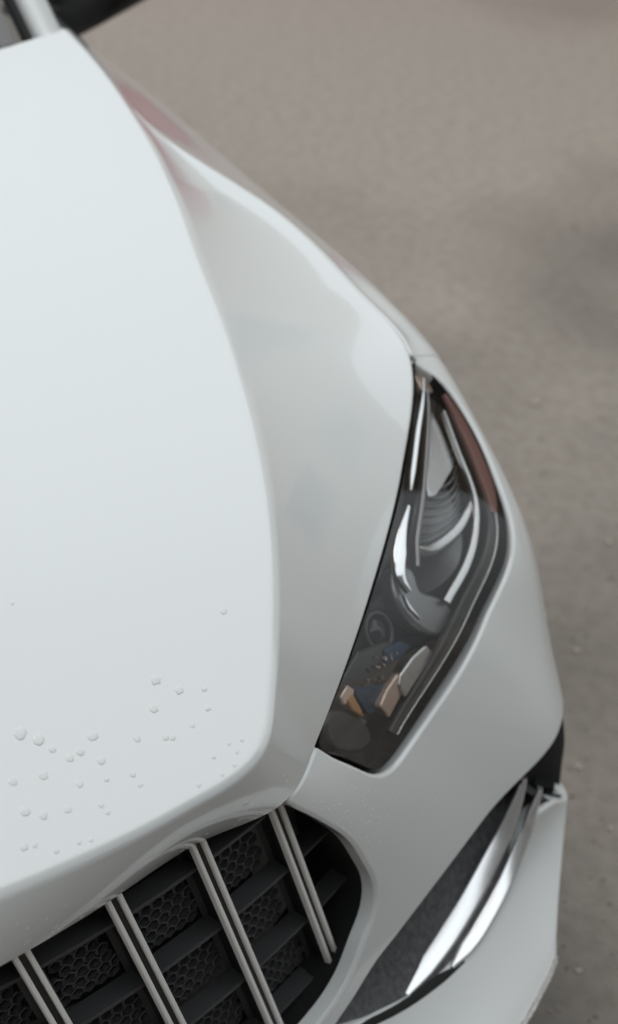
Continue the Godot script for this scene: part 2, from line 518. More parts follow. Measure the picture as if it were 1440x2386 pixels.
func headlight(s: float) -> void:
	var o := node("headlight", car)
	tag(o, "swept-back smoked headlight behind clear glass")
	var add := func(called: String, m: String, build: Callable, label := "") -> void:
		var sh := Shape.new(); sh.sx = s
		build.call(sh)
		var r := obj(called, [[sh, M[m]]], o)
		if label: r.set_meta("label", label)
	var cell := Vector2(.1, .08)
	add.call("lens", "lens", func(sh): panel(sh, body_at.bind(.0015), LAMP, [], cell, 0, 0))
	add.call("seal", "rubber", func(sh): wall(sh, LAMP, .0015, .022); panel(sh, body_at.bind(.020), Geometry2D.intersect_polygons(LAMP_HOLE, loop_of([4.0,0.0, 10.0,0.0, 10.0,4.99, 4.0,4.99]))[0], [LAMP], cell, 0, 0))
	# housing: a dark bowl, deepest along its middle
	var mid := smooth_line(loop_of([5.3,4.7, 5.8,4.62, 6.3,4.55, 6.9,4.5, 7.5,4.5, 8.1,4.5]), 5)
	var bowl := func(q: Vector2) -> Array:
		var d := 9.0
		for p in LAMP: d = minf(d, ((p - q) * Vector2(.12, .09)).length())
		return body_at(q, .018 + .06 * smoothstep(0.0, .03, d))
	add.call("housing", "bezel_brown", func(sh): panel(sh, bowl, LAMP, [], cell, 0, 0); wall(sh, LAMP, .0015, .019))
	add.call("chrome_blade", "chrome", func(sh): ribbon(sh, loop_of([5.13,4.78, 5.35,4.85, 5.6,4.90, 5.95,4.905, 6.1,4.90]), [.0012, .0028, .004, .004, .002], .008, .003, .002, 1.6), "bright chrome blade along the inner edge of the lamp")
	add.call("chrome_blade", "chrome", func(sh): ribbon(sh, loop_of([6.22,4.89, 6.4,4.89, 6.58,4.86, 6.74,4.80, 6.87,4.68]), [.003, .006, .009, .007, .003], .009, .004, .003, 1.6))
	add.call("inner_rail", "dim_silver", func(sh): ribbon(sh, loop_of([5.2,4.73, 5.6,4.79, 6.0,4.80, 6.4,4.77, 6.65,4.69]), [.002, .003, .003, .003, .003], .013, .004, .002))
	# upper reflector
	var rc := Vector2(6.12, 4.585)
	var ring := smooth_loop(loop_of([5.22,4.63, 5.48,4.57, 5.80,4.48, 6.06,4.42, 6.4,4.38, 6.72,4.40, 6.86,4.52, 6.66,4.66, 6.06,4.77, 5.6,4.74]), 4)
	add.call("reflector", "dim_silver", func(sh):
		panel(sh, func(q: Vector2) -> Array:
			var k := clampf(1.0 - ((q - rc) / Vector2(.85, .24)).length_squared(), 0, 1)
			return [body_at(q, .018 + .045 * k)[0], (body_out(q.x, q.y) * 1.0 + (body(rc.x, rc.y) - body(q.x, q.y)) * 9.0).normalized()], ring, [], Vector2(.06, .025), 0, 0))
	add.call("reflector_panel", "silver", func(sh): panel(sh, body_at.bind(.022), smooth_loop(loop_of([5.30,4.69, 5.42,4.61, 5.66,4.52, 5.82,4.60, 6.02,4.72, 5.7,4.74]), 3), [], Vector2(.06, .04), .003, .01), "pale silver panel in the upper tip of the lamp")
	add.call("crescent", "silver", func(sh): ribbon(sh, loop_of([6.48,4.72, 6.45,4.60, 6.28,4.50, 6.08,4.44, 5.93,4.40]), [.003, .006, .006, .005, .002], .022, .005, .003, 1.2))
	add.call("light_guide", "silver", func(sh): ribbon(sh, loop_of([5.35,4.56, 5.62,4.505, 5.91,4.42, 6.20,4.385, 6.61,4.33, 6.93,4.32]), [.0015, .0022, .003, .004, .005, .005], .013, .004, .002, 1.0))
	add.call("bracket", "dim_silver", func(sh): panel(sh, body_at.bind(.018), smooth_loop(loop_of([6.70,4.80, 6.68,4.70, 6.87,4.55, 6.93,4.34, 7.04,4.16, 7.20,4.22, 7.10,4.48, 6.90,4.70]), 3), [], Vector2(.05, .04), .006, .02))
	add.call("bracket_edge", "chrome", func(sh): ribbon(sh, loop_of([6.90,4.72, 7.0,4.63, 7.10,4.50]), [.001, .0025, .001], .008, .002, .001))
	add.call("rib", "dim_silver", func(sh):
		for k in 9:
			var f := k / 8.0
			ribbon(sh, loop_of([6.42 - f * .62, 4.735, 6.36 - f * .6, 4.63, 6.22 - f * .55, 4.53, 6.06 - f * .5, 4.47]), [.0004, .0009, .0009, .0003], .029, .003, .0005))
	add.call("tip_reflector", "pearl", func(sh): panel(sh, body_at.bind(.010), loop_of([5.08,4.88, 5.10,4.70, 5.2,4.66, 5.22,4.80]), [], Vector2(.04, .04), .003, .008), "pale pink reflector at the pointed tip of the lamp")
	add.call("outer_line", "silver", func(sh): ribbon(sh, loop_of([5.5,4.40, 5.9,4.30, 6.4,4.20, 7.0,4.125, 7.6,4.085, 8.1,4.085]), [.0006, .0010, .0012, .0012, .0010, .0006], .006, .002, .0006))
	# lower module: a lens in a ring, a dark crystal block with coloured prisms
	add.call("projector_ring", "bezel", func(sh):
		var pts := []; var ups := []; var hw := []
		var k := body_at(Vector2(7.18, 4.72), .026)
		var x: Vector3 = (body(7.3, 4.72) - body(7.18, 4.72)).normalized()
		var y: Vector3 = k[1].cross(x)
		for i in 25:
			var w := TAU * i / 24.0
			pts.push_back(k[0] + (x * cos(w) + y * sin(w)) * .021); ups.push_back(k[1]); hw.push_back(.0025)
		sweep(sh, pts, ups, hw, .004, .0015, false))
	add.call("projector_lens", "black_gloss", func(sh):
		var k := body_at(Vector2(7.18, 4.72), .03)
		var x: Vector3 = (body(7.3, 4.72) - body(7.18, 4.72)).normalized()
		var y: Vector3 = k[1].cross(x)
		var ids := []
		for r in 5:
			var row := []
			for i in 17:
				var w := TAU * i / 16.0
				var d: Vector3 = x * cos(w) + y * sin(w)
				var a := PI / 2 * r / 4.0
				row.push_back(sh.v(k[0] + d * .019 * sin(a) + k[1] * .010 * cos(a), (d * sin(a) + k[1] * cos(a)).normalized()))
			ids.push_back(row)
		for r in 4:
			for i in 16: sh.quad(ids[r][i], ids[r][i + 1], ids[r + 1][i + 1], ids[r + 1][i]))
	add.call("lamp_block", "lamp_dark", func(sh): panel(sh, body_at.bind(.020), loop_of([7.36,4.82, 7.30,4.62, 7.36,4.42, 7.62,4.40, 7.66,4.66, 7.62,4.86]), [], Vector2(.08, .05), .004, .02))
	add.call("blue_prism", "blue_coat", func(sh): panel(sh, body_at.bind(.019), loop_of([7.66,4.70, 7.68,4.42, 7.82,4.36, 7.93,4.30, 7.93,4.40, 7.78,4.58]), [], Vector2(.05, .04), .002, .012), "deep blue coated prism in the lower lamp")
	add.call("blue_prism", "blue_coat", func(sh): panel(sh, body_at.bind(.017), loop_of([7.36,4.60, 7.30,4.50, 7.34,4.40, 7.42,4.42, 7.46,4.54]), [], Vector2(.05, .04), .002, .012))
	var prism := func(sh: Shape, a: PackedVector2Array, tilt: Vector2) -> void:
		var c := Vector2.ZERO
		for q in a: c += q / a.size()
		panel(sh, func(q: Vector2) -> Array:
			var k := body_at(q, .013 - (q - c).dot(tilt))
			return [k[0], k[1]], a, [], Vector2(.05, .04), .0025, .014)
	add.call("amber_prism", "amber", func(sh): prism.call(sh, loop_of([7.68,4.76, 7.76,4.68, 7.95,4.48, 7.83,4.67, 7.74,4.76]), Vector2(.02, .02)), "small amber prism at the inner edge of the lower lamp")
	add.call("amber_prism", "pearl", func(sh): prism.call(sh, loop_of([7.62,4.84, 7.66,4.76, 7.76,4.70, 7.76,4.78, 7.70,4.85]), Vector2(-.02, .01)), "pale frosted prism beside the amber one")
	add.call("clear_prism", "pearl", func(sh): prism.call(sh, loop_of([7.60,4.34, 7.70,4.29, 7.78,4.20, 7.96,4.22, 7.87,4.37, 7.74,4.38]), Vector2(.02, .02)), "cream coloured prism in the lower lamp")
	add.call("clear_prism", "silver", func(sh): prism.call(sh, loop_of([7.34,4.25, 7.39,4.17, 7.77,4.19, 7.69,4.28, 7.60,4.32, 7.45,4.30]), Vector2(.01, -.02)), "long silver prism in the lower lamp")
	add.call("lower_cover", "bezel", func(sh): panel(sh, body_at.bind(.016), smooth_loop(loop_of([7.84,4.80, 8.02,4.46, 8.18,4.26, 8.26,4.34, 8.20,4.60, 8.0,4.80]), 3), [], Vector2(.06, .05), .006, .02))
	add.call("outer_rail", "bezel", func(sh): ribbon(sh, loop_of([5.3,4.45, 5.8,4.335, 6.3,4.24, 7.0,4.17, 7.6,4.12, 8.1,4.12]), [.002, .005, .008, .008, .007, .005], .012, .005, .004))
	# red reflection on the outer edge, painted as a strip
	add.call("painted_reflection", "reflection_red", func(sh): ribbon(sh, loop_of([5.22,4.50, 5.45,4.38, 5.77,4.31, 6.03,4.28]), [.004, .010, .011, .005], .007, .003, .002), "painted red reflection along the outer edge of the lamp")
	# bulb-like sparkle of the moulded facets
	var rng := RandomNumberGenerator.new(); rng.seed = 7
	add.call("facets", "pearl", func(sh):
		for i in 16:
			var q := Vector2(7.5 + rng.randf_range(-.13, .16), 4.58 + rng.randf_range(-.1, .08))
			var k := body_at(q, .0185)
			var x: Vector3 = (body(q.x + .01, q.y) - body(q.x, q.y)).normalized()
			var y: Vector3 = k[1].cross(x)
			var r := rng.randf_range(.0008, .0019)
			sh.box(k[0], x.rotated(k[1], rng.randf() * 3.0) * r, y * r, k[1] * .002))
	o.get_child(o.get_child_count() - 1).set_meta("kind", "stuff")

# ---- grille
func grille_z(x: float, y: float) -> float:
	return .016 - .42 * x * x + .2 * (.74 - y)
func grille_at(x: float, y: float, deep: float) -> Vector3:
	var n := Vector3(.84 * x, .2, 1.0).normalized()
	return Vector3(x, y, grille_z(x, y)) - n * deep
func bar_x(i: float, y: float) -> float:      # bar 0 is the middle of the car
	var x0: float = [0.0, .094, .1875, .281, .375, .4655][int(absf(i))]
	var lean: float = [0.0, .22, .28, .285, .29, .305][int(absf(i))]
	return signf(i) * (x0 + lean * (.74 - y))

func grille() -> void:
	var o := node("grille", car)
	tag(o, "black grille of honeycomb mesh with upright twin chrome bars")
	for i in range(-5, 6):
		var top := .752 if absi(i) < 5 else .712
		var low := .362
		var core := Shape.new(); var bright := Shape.new()
		for part in 3:
			var off: float = [0.0, -.0061, .0061][part]
			var pts := []; var ups := []; var hw := []
			for k in 9:
				var y := lerpf(top, low, k / 8.0)
				var x := bar_x(i, y)
				var n := Vector3(.84 * x, .2, 1.0).normalized()
				var sd := Vector3(n.z, 0, -n.x).normalized()
				pts.push_back(grille_at(x, y, .022 if part == 0 else .0035) + sd * off); ups.push_back(n if part == 0 else (n + Vector3(0, .45, 0)).normalized()); hw.push_back(.0062 if part == 0 else .0024)
			if part == 0: sweep(core, pts, ups, hw, .017, .001)
			else: sweep(bright, pts, ups, hw, .0036, .0012)
		# the two strips meet at the top
		var n := Vector3(.84 * bar_x(i, top), .2, 1.0).normalized()
		var sd := Vector3(n.z, 0, -n.x).normalized()
		var c := grille_at(bar_x(i, top), top, .0035)
		if absi(i) == 5:
			var away := sd * signf(i)
			var up := (grille_at(bar_x(i, top + .01), top + .01, .0035) - c) * 100.0
			for dz in [.0036, -.0036]:
				var a := bright.v(c - away * .0085 + n * dz, n); var b := bright.v(c + away * .0085 + n * dz, n); var d := bright.v(c - away * .010 + up * .020 + n * dz, n)
				bright.tri(a, b, d)
			sweep(bright, [c - away * .0085, c + away * .0085], [n, n], [.003, .003], .0036, .001)
		else:
			sweep(bright, [c - sd * .0085, c + sd * .0085], [n, n], [.0024, .0024], .0036, .001)
		obj("chrome_bar", [[core, M.black_plastic], [bright, M.satin_chrome]], o)
	var shelf_y := [.785, .690, .595, .500, .405]
	for i in range(-6, 6):
		for j in 5:
			var y: float = shelf_y[j]
			var sh := Shape.new()
			var outer := i == -6 or i == 5
			var xa := bar_x(i, y) if i > -6 else -.63
			var xb := bar_x(i + 1, y) if i < 5 else .63
			if j > 0:
				var k := 5
				for m in k:
					var x0 := lerpf(xa, xb, float(m) / k); var x1 := lerpf(xa, xb, float(m + 1) / k)
					var f0 := grille_at(x0, y, .012); var f1 := grille_at(x1, y, .012)
					var b0 := grille_at(x0, y, .034) + Vector3(0, .002, 0); var b1 := grille_at(x1, y, .034) + Vector3(0, .002, 0)
					var dn := Vector3(0, -.0045, .001); var lip := Vector3(0, -.0012, .0012)
					sh.face(f0, f1, b1, b0, Vector3.UP)
					sh.face(f0, f1, f1 + lip, f0 + lip, Vector3(0, .7, .7))
					sh.face(f0 + lip, f1 + lip, f1 + dn, f0 + dn, Vector3.BACK)
					sh.face(f0 + dn, f1 + dn, b1 + dn, b0 + dn, Vector3.DOWN)
				obj("slat", [[sh, M.slat_plastic]], o)
			if outer or j == 4: continue
			# honeycomb between this slat and the next
			var mesh := Shape.new()
			var y1: float = shelf_y[j + 1]
			var pitch := .0134
			var rows := int((y - y1 - .004) / (pitch * .866))
			var deep := .030
			var here := func(x: float, yy: float, dd: float) -> Vector3: return grille_at(x, yy, dd)
			for r in rows:
				var yy := y - .007 - r * pitch * .866
				if yy > .745: continue
				var left := bar_x(i, yy) + .0135
				var right := bar_x(i + 1, yy) - .0135
				var cols := int((right - left) / pitch)
				var start := (left + right) / 2.0 - cols * pitch / 2.0 + (pitch / 2.0 if r % 2 else 0.0)
				for c in cols:
					var cx := start + c * pitch + pitch * .25
					var ring := []
					for k in 6:
						var w := PI / 6.0 + PI / 3.0 * k
						var d := Vector2(cos(w), sin(w))
						ring.push_back([here.call(cx + d.x * pitch * .5774, yy + d.y * pitch * .5774, deep), here.call(cx + d.x * pitch * .455, yy + d.y * pitch * .455, deep - .0008), here.call(cx + d.x * pitch * .43, yy + d.y * pitch * .43, deep + .006), Vector3(-d.x, -d.y, .1).normalized()])
					for k in 6:
						var a = ring[k]; var b = ring[(k + 1) % 6]
						mesh.face(a[0], b[0], b[1], a[1], Vector3.BACK)
						mesh.face(a[1], b[1], b[2], a[2], a[3] + b[3])
			# the solid border of the mesh, against the bars
			for e in 2:
				for k in 3:
					var ya := lerpf(minf(y, .752), y1, k / 3.0); var yb := lerpf(minf(y, .752), y1, (k + 1) / 3.0)
					var p := func(yy: float, t: float) -> Vector3:
						var bx := bar_x(i + e, yy) + (1.0 if e == 0 else -1.0) * t
						return grille_at(bx, yy, deep - .0006)
					mesh.face(p.call(ya, .004), p.call(yb, .004), p.call(yb, .0135), p.call(ya, .0135), Vector3.BACK)
			obj("mesh_panel", [[mesh, M.mesh_plastic]], o)
	# what is behind: duct walls and the dark radiator
	var back := Shape.new()
	for s in [1.0, -1.0]:
		back.sx = s
		var loop := PackedVector2Array()
		for q in GRILLE:
			if q.x < 13.0: loop.push_back(q)
		wall(back, loop, .016, .11, false)
	back.sx = 1.0
	back.face(Vector3(-.54, .30, -.19), Vector3(.54, .30, -.19), Vector3(.50, .72, -.21), Vector3(-.50, .72, -.21), Vector3.BACK)
	obj("radiator", [[back, M.liner]], o)
	# upright vane outside the last bar
	for s in [1.0, -1.0]:
		var vane := Shape.new(); vane.sx = s
		var pts := []; var ups := []; var hw := []
		for k in 7:
			var y := lerpf(.70, .42, k / 6.0)
			pts.push_back(grille_at(.525 + .2 * (.70 - y), y, .055)); ups.push_back(Vector3(.4, .2, 1).normalized()); hw.push_back(.010)
		sweep(vane, pts, ups, hw, .012, .003)
		obj("vane", [[vane, M.slat_plastic]], o)

func fog_recess(s: float) -> void:
	var o := node("bumper_recess", car)
	tag(o, "dark grey recess in the bumper corner with two chrome fins")
	var sh := Shape.new(); sh.sx = s
	# its floor falls away inwards from the lower edge
	var low := smooth_line(loop_of([10.08,2.23, 9.56,2.06, 9.13,1.91, 8.65,1.83, 8.38,1.86, 8.02,1.98, 7.80,2.13, 7.66,2.30, 7.5,2.36, 7.40,2.37, 7.36,2.4]), 4)
	var high := smooth_line(loop_of([10.10,2.30, 9.68,2.66, 9.37,2.84, 9.02,2.92, 8.60,3.0, 8.30,3.06, 7.99,3.09, 7.76,3.1, 7.6,3.10, 7.45,3.1, 7.38,3.08]), 4)
	var deep := [.012, .03, .042, .05, .055, .06, .065, .075, .10, .12, .10]
	var n := low.size()
	var ids := []
	for i in n:
		var f := float(i) / (n - 1) * 10.0
		var j := mini(int(f), 9)
		var d := lerpf(deep[j], deep[j + 1], f - j)
		var row := []
		var a := body_at(low[i], .004); var b := body_at(high[i], d)
		for k in 9:
			var t := k / 8.0
			row.push_back((a[0] as Vector3).lerp(b[0], t) - (a[1] as Vector3) * .012 * sin(PI * t) * minf(1.0, d / .05))
		ids.push_back(row)
	for i in n - 1:
		for k in 8:
			var q: Vector3 = (ids[i + 1][k] - ids[i][k]).cross(ids[i][k + 1] - ids[i][k]).normalized()
			if q.y < 0: q = -q
			sh.quad(sh.v(ids[i][k], q), sh.v(ids[i + 1][k], q), sh.v(ids[i + 1][k + 1], q), sh.v(ids[i][k + 1], q))
	obj("floor_trim", [[sh, M.trim]], o)
	var up := Shape.new(); up.sx = s
	wall(up, high, .016, .13, false)
	wall(up, FOG, .016, .03)
	obj("upper_wall", [[up, M.black_plastic]], o)
	var vent := smooth_loop(loop_of([6.0,2.78, 6.5,2.95, 6.86,3.04, 7.2,3.06, 7.58,2.98, 7.52,2.72, 7.42,2.46, 7.32,2.35, 7.08,2.05, 6.7,1.84, 6.22,1.79, 5.94,2.02, 5.93,2.5]), 3)
	var hole := Shape.new(); hole.sx = s
	panel(hole, func(q: Vector2) -> Array: return body_at(q, lerpf(.007, .05, smoothstep(6.75, 7.25, q.x))), vent, [], Vector2(.08, .1), 0, 0)
	wall(hole, vent, .006, .05)
	obj("air_vent", [[hole, M.liner]], o)
	for k in 2:
		var f := Shape.new(); f.sx = s
		if k == 0: ribbon(f, loop_of([7.53,2.98, 7.70,2.74, 7.86,2.50, 8.15,2.25, 8.50,2.08, 8.80,1.99, 9.05,1.93]), [.004, .008, .0105, .0125, .013, .0115, .0055], .010, .006, .003, -1.0)
		else: ribbon(f, loop_of([7.46,2.78, 7.58,2.57, 7.67,2.34, 7.89,2.05, 8.23,1.91, 8.43,1.865, 8.62,1.835]), [.003, .006, .0075, .0095, .010, .009, .003], .002, .006, .003, -1.0)
		obj("chrome_fin", [[f, M.fin_chrome]], o)
	var worn := Shape.new(); worn.sx = s
	ribbon(worn, loop_of([7.0,.9, 7.12,.7, 7.37,.45, 7.7,.30, 8.1,.25, 8.6,.25, 9.2,.25]), [.0008, .0018, .0022, .0026, .003, .003, .003], .0012, .0018, .0015)
	obj("worn_lip", [[worn, M.worn]], o)
	var e := Shape.new(); e.sx = s
	ribbon(e, loop_of([10.05,2.22, 9.56,2.035, 9.13,1.895, 8.75,1.83, 8.5,1.80]), [.004, .006, .006, .006, .003], .004, .005, .003)
	obj("lower_lip", [[e, M.rubber]], o)

func greenhouse() -> void:
	# windscreen, pillars, roof, doors and mirrors: the rest of the car behind the bonnet
	var base := smooth_line(loop_of([0.0,-1.09, .15,-1.10, .3,-1.13, .45,-1.185, .56,-1.235, .615,-1.27]), 4)
	var g := Shape.new()
	var ids := []
	for s in [1.0, -1.0]:
		g.sx = s
		ids = []
		for q in base:
			var row := []
			for k in 7:
				var t := k / 6.0
				var y := dome(q.x, q.y).y - .012
				var n := Vector3(.25 * q.x, .85, .52).normalized()
				row.push_back(g.v(Vector3(q.x * (1.0 - .2 * t), lerpf(y, 1.50 - .06 * q.x * q.x, t) + .03 * sin(PI * t), lerpf(q.y, q.y * .8 - .95, t)), n))
			ids.push_back(row)
		for i in ids.size() - 1:
			for k in 6: g.quad(ids[i][k], ids[i + 1][k], ids[i + 1][k + 1], ids[i][k + 1])
	obj("windscreen", [[g, M.glass]], car)
	var dash := Shape.new()
	for s in [1.0, -1.0]:
		dash.sx = s
		dash.face(Vector3(0, 1.0, -1.12), Vector3(.62, .98, -1.30), Vector3(.62, 1.02, -1.9), Vector3(0, 1.03, -1.9), Vector3.UP)
		dash.face(Vector3(0, .3, -1.92), Vector3(.8, .3, -1.92), Vector3(.62, 1.4, -2.0), Vector3(0, 1.4, -2.0), Vector3.BACK)
	obj("dashboard", [[dash, M.slat_plastic]], car)
	var cowl := Shape.new()
	for s in [1.0, -1.0]:
		cowl.sx = s
		for i in base.size() - 1:
			var a := dome(base[i].x, base[i].y); var b := dome(base[i + 1].x, base[i + 1].y)
			cowl.face(a + Vector3(0, -.016, .06), b + Vector3(0, -.016, .06), b + Vector3(0, -.014, -.012), a + Vector3(0, -.014, -.012), Vector3.UP)
	obj("cowl", [[cowl, M.black_plastic]], car)
	for s in [1.0, -1.0]:
		var edge := Shape.new(); edge.sx = s
		var p0 := Vector3(.640, 1.018, -1.285); var p1 := Vector3(.50, 1.52, -1.98)
		var n := Vector3(.45, .75, .5).normalized()
		sweep(edge, [p0, p0.lerp(p1, .5) + Vector3(0, .03, 0), p1], [n, n, n], [.007, .007, .007], .006, .002)
		obj("windscreen_trim", [[edge, M.rubber]], car)
		var pil := Shape.new(); pil.sx = s
		var a0 := Vector3(.676, 1.010, -1.325); var a1 := Vector3(.54, 1.50, -2.05)
		sweep(pil, [a0 + Vector3(.012, -.04, .06), a0, a0.lerp(a1, .5) + Vector3(0, .03, 0), a1], [n, n, n, n], [.026, .028, .036, .04], .02, .012)
		obj("pillar", [[pil, M.white_paint]], car)
	var roof := Shape.new()
	for s in [1.0, -1.0]:
		roof.sx = s
		var r := []
		for i in 9:
			var row := []
			for k in 9:
				var x := .60 * k / 8.0; var z := -1.95 - 1.7 * i / 8.0
				row.push_back(roof.v(Vector3(x, 1.53 - .1 * x * x - .06 * pow((z + 2.6) / .8, 2), z), Vector3(.2 * x, 1, .15 * (z + 2.6)).normalized()))
			r.push_back(row)
		for i in 8:
			for k in 8: roof.quad(r[i][k], r[i][k + 1], r[i + 1][k + 1], r[i + 1][k])
	obj("roof", [[roof, M.white_paint]], car)
	for s in [1.0, -1.0]:
		var d := Shape.new(); d.sx = s
		var sec := []
		for k in 21: sec.push_back(body_at(Vector2(0.0, k / 20.0 * 4.97)))
		for zz in [[-1.456, -2.5], [-2.506, -3.5], [-3.506, -4.3]]:
			for k in 20:
				var a: Vector3 = sec[k][0]; var b: Vector3 = sec[k + 1][0]
				var na: Vector3 = (sec[k][1] * Vector3(1, 1, 0)).normalized(); var nb: Vector3 = (sec[k + 1][1] * Vector3(1, 1, 0)).normalized()
				d.quad(d.v(Vector3(a.x, a.y, zz[0]), na), d.v(Vector3(b.x, b.y, zz[0]), nb), d.v(Vector3(b.x, b.y, zz[1]), nb), d.v(Vector3(a.x, a.y, zz[1]), na))
		obj("body_side", [[d, M.white_paint]], car)
		var w := Shape.new(); w.sx = s
		w.face(Vector3(.70, 1.02, -1.5), Vector3(.72, 1.02, -3.6), Vector3(.58, 1.47, -3.1), Vector3(.56, 1.47, -2.05), Vector3(1, .3, 0))
		obj("side_window", [[w, M.glass]], car)
		mirror(s)
		wheel(s)

func mirror(s: float) -> void:
	var o := node("door_mirror", car)
	tag(o, "black door mirror standing out beside the windscreen pillar")
	var sh := Shape.new(); sh.sx = s
	# a shell that swells outwards from the door: rings across x
	var spec := [[.80, .795, .90, .03], [.86, .832, .97, .05], [.92, .862, 1.03, .07], [.98, .89, 1.06, .075], [1.04, .917, 1.07, .07], [1.09, .940, 1.06, .05], [1.11, .960, 1.03, .01]]
	var rings := []
	for k in spec:
		var row := []
		for i in 17:
			var w := TAU * i / 16.0
			var c := cos(w); var d := sin(w)
			var y: float = (k[1] + k[2]) / 2.0 + (k[2] - k[1]) / 2.0 * signf(d) * pow(absf(d), .7)
			var z: float = -1.76 + k[3] * signf(c) * pow(absf(c), .7)
			row.push_back(sh.v(Vector3(k[0], y, z), Vector3((k[0] - 1.0) * 3.0, d, c).normalized()))
		rings.push_back(row)
	for i in rings.size() - 1:
		for j in 16: sh.quad(rings[i][j], rings[i + 1][j], rings[i + 1][j + 1], rings[i][j + 1])
	obj("mirror_shell", [[sh, M.black_gloss]], o)
	var arm := Shape.new(); arm.sx = s
	sweep(arm, [Vector3(.76, .90, -1.74), Vector3(.93, .88, -1.77)], [Vector3.UP, Vector3.UP], [.04, .03], .016, .008)
	obj("mirror_arm", [[arm, M.black_plastic]], o)

func wheel(s: float) -> void:
	var o := node("wheel", car)
	var at := Vector3(.82 * s, .335, -.95)
	var lathe := func(prof: Array) -> Shape:
		var sh := Shape.new()
		var ids := []
		for i in 49:
			var w := TAU * i / 48.0
			var row := []
			for p in prof: row.push_back(sh.v(at + Vector3(p[0] * s, p[1] * sin(w), p[1] * cos(w)), Vector3(p[2] * s, p[3] * sin(w), p[3] * cos(w)).normalized()))
			ids.push_back(row)
		for i in 48:
			for k in prof.size() - 1: sh.quad(ids[i][k], ids[i + 1][k], ids[i + 1][k + 1], ids[i][k + 1])
		return sh
	obj("tyre", [[lathe.call([[-.11, .22, -1, 0], [-.115, .29, -1, .2], [-.095, .33, -.5, 1], [.08, .335, .3, 1], [.105, .30, 1, .4], [.10, .23, 1, 0]]), M.rubber]], o)
	var rim_shape: Shape = lathe.call([[.10, .232, 1, 0], [.095, .215, .5, -1], [.0, .205, 0, -1], [-.05, .2, 1, 0], [-.05, .01, 1, 0]])
	for k in 5:
		var w := TAU * k / 5.0
		var d := Vector3(0, sin(w), cos(w)); var t := Vector3(0, cos(w), -sin(w))
		rim_shape.box(at + d * .115 + Vector3(.075 * s, 0, 0), d * .10, t * .022, Vector3(.012, 0, 0))
	obj("rim", [[rim_shape, M.silver]], o)

# ---------------------------------------------------------------- water drops, stones
func drop_mesh(r: float, h: float, k: int) -> ArrayMesh:
	var rng := RandomNumberGenerator.new(); rng.seed = 40 + k
	var sh := Shape.new()
	var ids := []
	var wob := []
	for i in 14: wob.push_back(1.0 + rng.randf_range(-.2, .2))
	for j in 6:
		var a := PI / 2.0 * j / 5.0
		var row := []
		for i in 15:
			var w := TAU * i / 14.0
			var d := Vector3(cos(w), 0, sin(w))
			var rr: float = r * lerpf(1.0, wob[i % 14], sin(a))
			row.push_back(sh.v(d * rr * sin(a) + Vector3.UP * h * cos(a), (d * sin(a) / r + Vector3.UP * cos(a) / h).normalized()))
		ids.push_back(row)
	for j in 5:
		for i in 14: sh.quad(ids[j][i], ids[j][i + 1], ids[j + 1][i + 1], ids[j + 1][i])
	var c := sh.v(Vector3(0, -.0002, 0), Vector3.DOWN)
	var ring := []
	for i in 15: ring.push_back(sh.v(sh.p[ids[5][i]] - Vector3(0, .0002, 0), Vector3.DOWN))
	for i in 14: sh.tri(c, ring[i], ring[i + 1])
	var am := ArrayMesh.new()
	sh.commit(am, M.water)
	return am

func upright(at: Vector3, n: Vector3, turn: float, size: float) -> Transform3D:
	var x := n.cross(Vector3(0, 0, 1)).normalized()
	var z := x.cross(n)
	var b := Basis(x, n, z) * Basis(Vector3.UP, turn)
	return Transform3D(b.scaled_local(Vector3.ONE * size), at)

